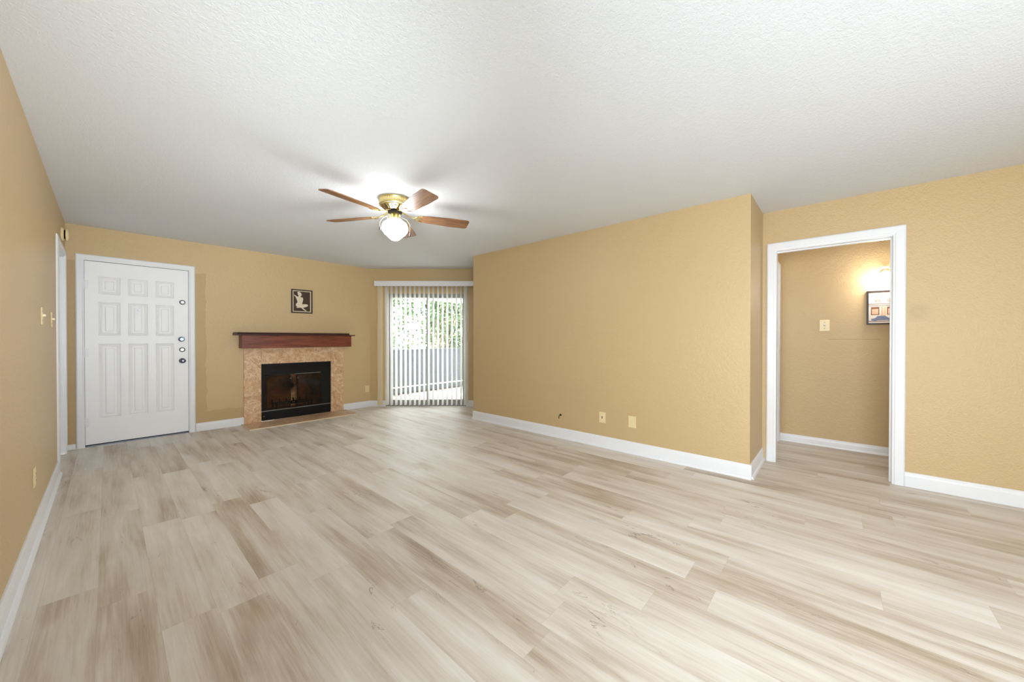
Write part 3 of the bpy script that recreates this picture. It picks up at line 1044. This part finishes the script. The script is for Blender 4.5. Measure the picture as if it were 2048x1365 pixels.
# ------------------------------------------------------------------ wall plates
def plate(name, T, u, z, w, h, label, cat, kind, group=None):
    o = empty(name, T(u, 0, z - h / 2), label, cat, group)
    mb = MB(); mb.box(u - w / 2, -.006, z - h / 2, u + w / 2, 0, z + h / 2, T)
    mb.build('plate', M['almond'], o, bevel=.003)
    if kind == 'toggle':
        mb = MB(); mb.box(u - .005, -.020, z - .002, u + .005, -.005, z + .013, T); mb.box(u - .006, -.0075, z - .013, u + .006, -.005, z + .013, T)
        mb.build('toggle', M['almond_mid'], o, bevel=.001)
        for dz in (-.03, .03):
            mb = MB(); mb.box(u - .003, -.0072, z + dz - .003, u + .003, -.0055, z + dz + .003, T); mb.build('screw', M['almond_dark'], o)
    elif kind == 'outlet':
        for dz in (-.020, .020):
            mb = MB(); mb.box(u - .016, -.0085, z + dz - .013, u + .016, -.0055, z + dz + .013, T); r = mb.build('receptacle', M['almond_mid'], o, bevel=.002)
            mb = MB()
            for du in (-.006, .006):
                mb.box(u + du - .0012, -.0090, z + dz - .003, u + du + .0012, -.0084, z + dz + .006, T)
            mb.box(u - .002, -.0090, z + dz - .010, u + .002, -.0084, z + dz - .006, T)
            mb.build('slots', M['almond_dark'], r)
        mb = MB(); mb.box(u - .0025, -.0072, z - .0025, u + .0025, -.0055, z + .0025, T); mb.build('screw', M['almond_dark'], o)
    elif kind == 'jack':
        mb = MB(); mb.box(u - .016, -.0085, z - .030, u + .016, -.0055, z + .030, T); mb.build('insert', M['almond_mid'], o, bevel=.002)
        mb = MB(); mb.box(u - .005, -.0095, z - .012, u + .006, -.0080, z + .014, T); mb.build('socket', M['steel_dark'], o)
    elif kind == 'blank':
        for dz in (-.042, .042):
            mb = MB(); mb.box(u - .0025, -.0068, z + dz - .0025, u + .0025, -.0055, z + dz + .0025, T); mb.build('screw', M['almond_mid'], o)
    elif kind == 'cable':
        mb = MB(); mb.lathe([(.008, 0), (.008, .006), (.0045, .006), (.0045, .013), (.003, .013)], T(u, -.006, z), T(0, -1, 0) - T(0, 0, 0), 12); mb.build('socket', M['steel_dark'], o)
        for dz in (-.034, .034):
            mb = MB(); mb.box(u - .003, -.0072, z + dz - .003, u + .003, -.0055, z + dz + .003, T); mb.build('screw', M['almond_dark'], o)
    return o


G1 = 'wall switches on the left wall'
plate('light_switch', Tleft, 4.02, 1.353, .072, .118, 'almond light switch standing off the left wall, nearer the viewer', 'light switch', 'toggle', G1)
plate('light_switch', Tleft, 4.66, 1.350, .072, .118, 'almond light switch on the left wall right beside the white door casing', 'light switch', 'toggle', G1)
plate('wall_outlet', Tleft, 3.59, .366, .072, .118, 'almond outlet low on the left wall above the baseboard', 'outlet', 'outlet')
plate('wall_outlet', Tback, 3.045, .318, .072, .118, 'almond outlet low on the far wall between fireplace and blinds', 'outlet', 'outlet')
plate('wall_jack', Tpart, 1.930, .328, .078, .120, 'almond jack plate on the long bare wall, nearer the cable stub', 'wall jack', 'jack')
plate('blank_plate', Tpart, 1.588, .330, .084, .122, 'plain almond blank cover plate on the long bare wall', 'cover plate', 'blank')
plate('cable_plate', Thall, .100, 1.350, .086, .128, 'almond coaxial cable plate on the hall wall left of the picture', 'wall plate', 'cable')

cs = empty('cable_stub', (XP, 2.496, .24), 'short black cable stub poking out of the long bare wall', 'cable')
mb = MB(); mb.tube([(XP + .01, 2.486, .278), (XP - .008, 2.488, .279), (XP - .018, 2.494, .272), (XP - .018, 2.500, .255), (XP - .014, 2.503, .235)], [.0045] * 5, 8)
mb.build('cable', M['almond_dark'], cs)
mb = MB(); mb.lathe([(.013, -.0005), (.013, .0015), (.009, .003)], (XP, 2.487, .278), Vector((-1, 0, 0)), 14); mb.build('grommet', M['dark'], cs)

# ------------------------------------------------------------------ smoke detector
sd = empty('smoke_detector', (XL, 5.63, 2.22), 'cream round smoke detector high on the left wall above the white doorway', 'smoke detector')
mb = MB(); mb.lathe([(.066, 0), (.066, .012), (.060, .020), (.045, .021)], (XL, 5.63, 2.22), 'x', 32); mb.build('base', M['almond'], sd)
mb = MB(); mb.lathe([(.044, .020), (.044, .031)], (XL, 5.63, 2.22), 'x', 32); mb.build('sensor_ring', M['dark'], sd)
mb = MB(); mb.lathe([(.050, .030), (.062, .032), (.062, .040), (.050, .050), (.02, .053)], (XL, 5.63, 2.22), 'x', 32); mb.build('cover', M['almond'], sd)

# ------------------------------------------------------------------ ceiling fan
FX, FY = 1.71, 2.93
fan = empty('ceiling_fan', (FX, FY, H), 'brass ceiling fan with five oak blades and a lit globe', 'ceiling fan')
mb = MB()
mb.lathe([(.128, 2.440), (.134, 2.436), (.134, 2.428), (.130, 2.425), (.130, 2.392), (.134, 2.389), (.134, 2.379), (.126, 2.374)], (FX, FY, 0), 'z', 48)
for k in range(40):
    a = 2 * PI * k / 40
    ca, sa = math.cos(a), math.sin(a)
    mb.box(.129, -.004, 2.394, .1325, .004, 2.423, lambda u, v, z, ca=ca, sa=sa: Vector((FX + u * ca - v * sa, FY + u * sa + v * ca, z)))
hs = mb.build('motor_housing', M['brass_brushed'], fan)
mb = MB()
mb.lathe([(.126, 2.375), (.118, 2.368), (.092, 2.352), (.072, 2.340), (.064, 2.336)], (FX, FY, 0), 'z', 48)
mc = mb.build('motor_cover', M['brass'], fan)
mb = MB()
for k in range(20):
    a = 2 * PI * (k + .5) / 20
    ca, sa = math.cos(a), math.sin(a)
    T = lambda u, v, z, ca=ca, sa=sa: Vector((FX + u * ca - v * sa, FY + u * sa + v * ca, z))
    sl0 = [(.079, 2.3433), (.111, 2.3633)]
    mb.add([T(.079, -.0035, 2.3425), T(.079, .0035, 2.3425), T(.111, .0050, 2.3625), T(.111, -.0050, 2.3625),
            T(.079, -.0035, 2.347), T(.079, .0035, 2.347), T(.111, .0050, 2.367), T(.111, -.0050, 2.367)],
           [(0, 1, 2, 3), (4, 7, 6, 5), (0, 4, 5, 1), (1, 5, 6, 2), (2, 6, 7, 3), (3, 7, 4, 0)])
mb.build('vent_slots', M['dark'], mc)
mb = MB(); mb.lathe([(.060, 2.338), (.060, 2.318), (.04, 2.316)], (FX, FY, 0), 'z', 32); mb.build('rotor', M['dark'], fan)
mb = MB()
mb.lathe([(.040, 2.326), (.045, 2.322), (.045, 2.276), (.052, 2.270), (.054, 2.262), (.048, 2.256)], (FX, FY, 0), 'z', 36)
fit = mb.build('light_fitter', M['brass_brushed'], fan)
for k in range(3):
    a = 2 * PI * k / 3 + .6
    mb = MB(); mb.lathe([(.004, 0), (.004, .010), (.007, .011), (.007, .016)], (FX + .050 * math.cos(a), FY + .050 * math.sin(a), 2.266), Vector((math.cos(a), math.sin(a), 0)), 10)
    mb.build('thumb_screw', M['brass'], fit)
mb = MB()
mb.lathe([(.046, 2.262), (.058, 2.258), (.064, 2.248), (.078, 2.240), (.098, 2.226), (.109, 2.205), (.112, 2.182), (.109, 2.160), (.100, 2.148), (.090, 2.132), (.062, 2.108), (.044, 2.090), (.030, 2.080), (.012, 2.075)], (FX, FY, 0), 'z', 40)
mb.build('globe', M['globe'], fan)
for a, zb in ((math.radians(239.7 - 78), 2.15), (math.radians(239.7 + 82), 2.115)):
    mb = MB()
    px, py = FX + .128 * math.cos(a), FY + .128 * math.sin(a)
    mb.tube([(FX + .05 * math.cos(a), FY + .05 * math.sin(a), 2.285), (FX + .10 * math.cos(a), FY + .10 * math.sin(a), 2.262), (px, py, 2.22), (px, py, zb + .03)], .0006, 6)
    ch = mb.build('pull_chain', M['vane_cream'], fan)
    mb = MB(); mb.lathe([(.002, .03), (.005, .026), (.006, .004), (.003, 0)], (px, py, zb), 'z', 10); mb.build('fob', M['frame_black'], ch)

PITCHB = math.radians(-12)


def blade(alpha):
    ca, sa = math.cos(alpha), math.sin(alpha)
    zc = 2.294

    def T(u, v, w):   # u radial, v tangential, w thickness
        vv = v * math.cos(PITCHB) - w * math.sin(PITCHB)
        zz = v * math.sin(PITCHB) + w * math.cos(PITCHB)
        return Vector((FX + u * ca - vv * sa, FY + u * sa + vv * ca, zc + zz))
    out = []
    r0, r1 = .185, .668
    n = 10
    half = lambda u: .052 + .021 * min(1, (u - r0) / .30)
    # outline: rounded root, straight sides, tip with round corners
    for k in range(9):
        t = PI / 2 + PI * k / 8
        out.append((r0 + .040 + .040 * math.cos(t), .049 * math.sin(t)))
    for u in (.30, .40, .50, .60):
        out.append((u, -half(u)))
    R = .028
    for k in range(6):
        t = -PI / 2 + PI / 2 * k / 5
        out.append((r1 - R + R * math.cos(t), -(half(r1) - R) + R * math.sin(t)))
    for k in range(6):
        t = PI / 2 * k / 5
        out.append((r1 - R + R * math.cos(t), (half(r1) - R) + R * math.sin(t)))
    for u in (.60, .50, .40, .30):
        out.append((u, half(u)))
    mb = MB()
    mb.prism(out, lambda u, v, d: T(u, v, d), -.003, .003)
    o = mb.build('blade', M['oak'], fan)
    uvl = o.data.uv_layers.new(name='grain')
    for lp in o.data.loops:
        w = lp.vertex_index % len(out)
        uvl.data[lp.index].uv = (out[w][0] + alpha, out[w][1] + alpha * .37)
    # brass blade iron: a curved arm and a spade-shaped plate under the blade
    mb = MB()
    arm = [(.058, 0, 2.330), (.085, 0, 2.318), (.115, 0, 2.304), (.150, 0, 2.294), (.195, 0, 2.289)]
    for i in range(len(arm) - 1):
        (u, v, z), (u_, v_, z_) = arm[i], arm[i + 1]
        q = lambda u, v, z: Vector((FX + u * ca - v * sa, FY + u * sa + v * ca, z))
        w0, w1 = .016 - .002 * i, .016 - .002 * (i + 1)
        mb.add([q(u, -w0, z), q(u, w0, z), q(u, w0, z + .006), q(u, -w0, z + .006), q(u_, -w1, z_), q(u_, w1, z_), q(u_, w1, z_ + .006), q(u_, -w1, z_ + .006)],
               [(0, 1, 5, 4), (1, 2, 6, 5), (2, 3, 7, 6), (3, 0, 4, 7), (0, 3, 2, 1), (4, 5, 6, 7)])
    spade = [(.170, -.010), (.186, -.034), (.205, -.050), (.235, -.052), (.232, -.040), (.214, -.032), (.206, -.016), (.236, -.010), (.244, 0), (.236, .010), (.206, .016), (.214, .032), (.232, .040), (.235, .052), (.205, .050), (.186, .034), (.170, .010)]
    mb.prism(spade, lambda u, v, d: T(u, v, d), -.008, -.003)
    mb.build('blade_iron', M['brass'], o)


for k in range(5):
    blade(math.radians(46.6 + 72 * k))

# ------------------------------------------------------------------ wall sconce in the hall
SY, SZ = -.372, 1.80
sc = empty('wall_sconce', (XH, SY, SZ), 'lit white wall sconce above the picture on the hall wall', 'wall lamp')
mb = MB(); mb.lathe([(.046, 0), (.046, .012), (.038, .018), (.02, .020)], (XH, SY, 1.872), Vector((-1, 0, 0)), 32); mb.build('backplate', M['brass_brushed'], sc)
mb = MB()
pts = [(XH - .050 - 0 * t, SY + .058 * math.cos(t), 1.870 + .062 * math.sin(t)) for t in [PI * k / 14 for k in range(15)]]
mb.tube(pts, .010, 10)
mb.tube([(XH - .012, SY, 1.932), (XH - .05, SY, 1.932)], .009, 8)
mb.build('arch_arm', M['trim'], sc)
mb = MB(); mb.lathe([(.030, 1.872), (.062, 1.866), (.080, 1.850), (.090, 1.80), (.094, 1.752), (.088, 1.745)], (XH - .105, SY, 0), 'z', 36)
mb.build('glass_shade', M['shade'], sc)
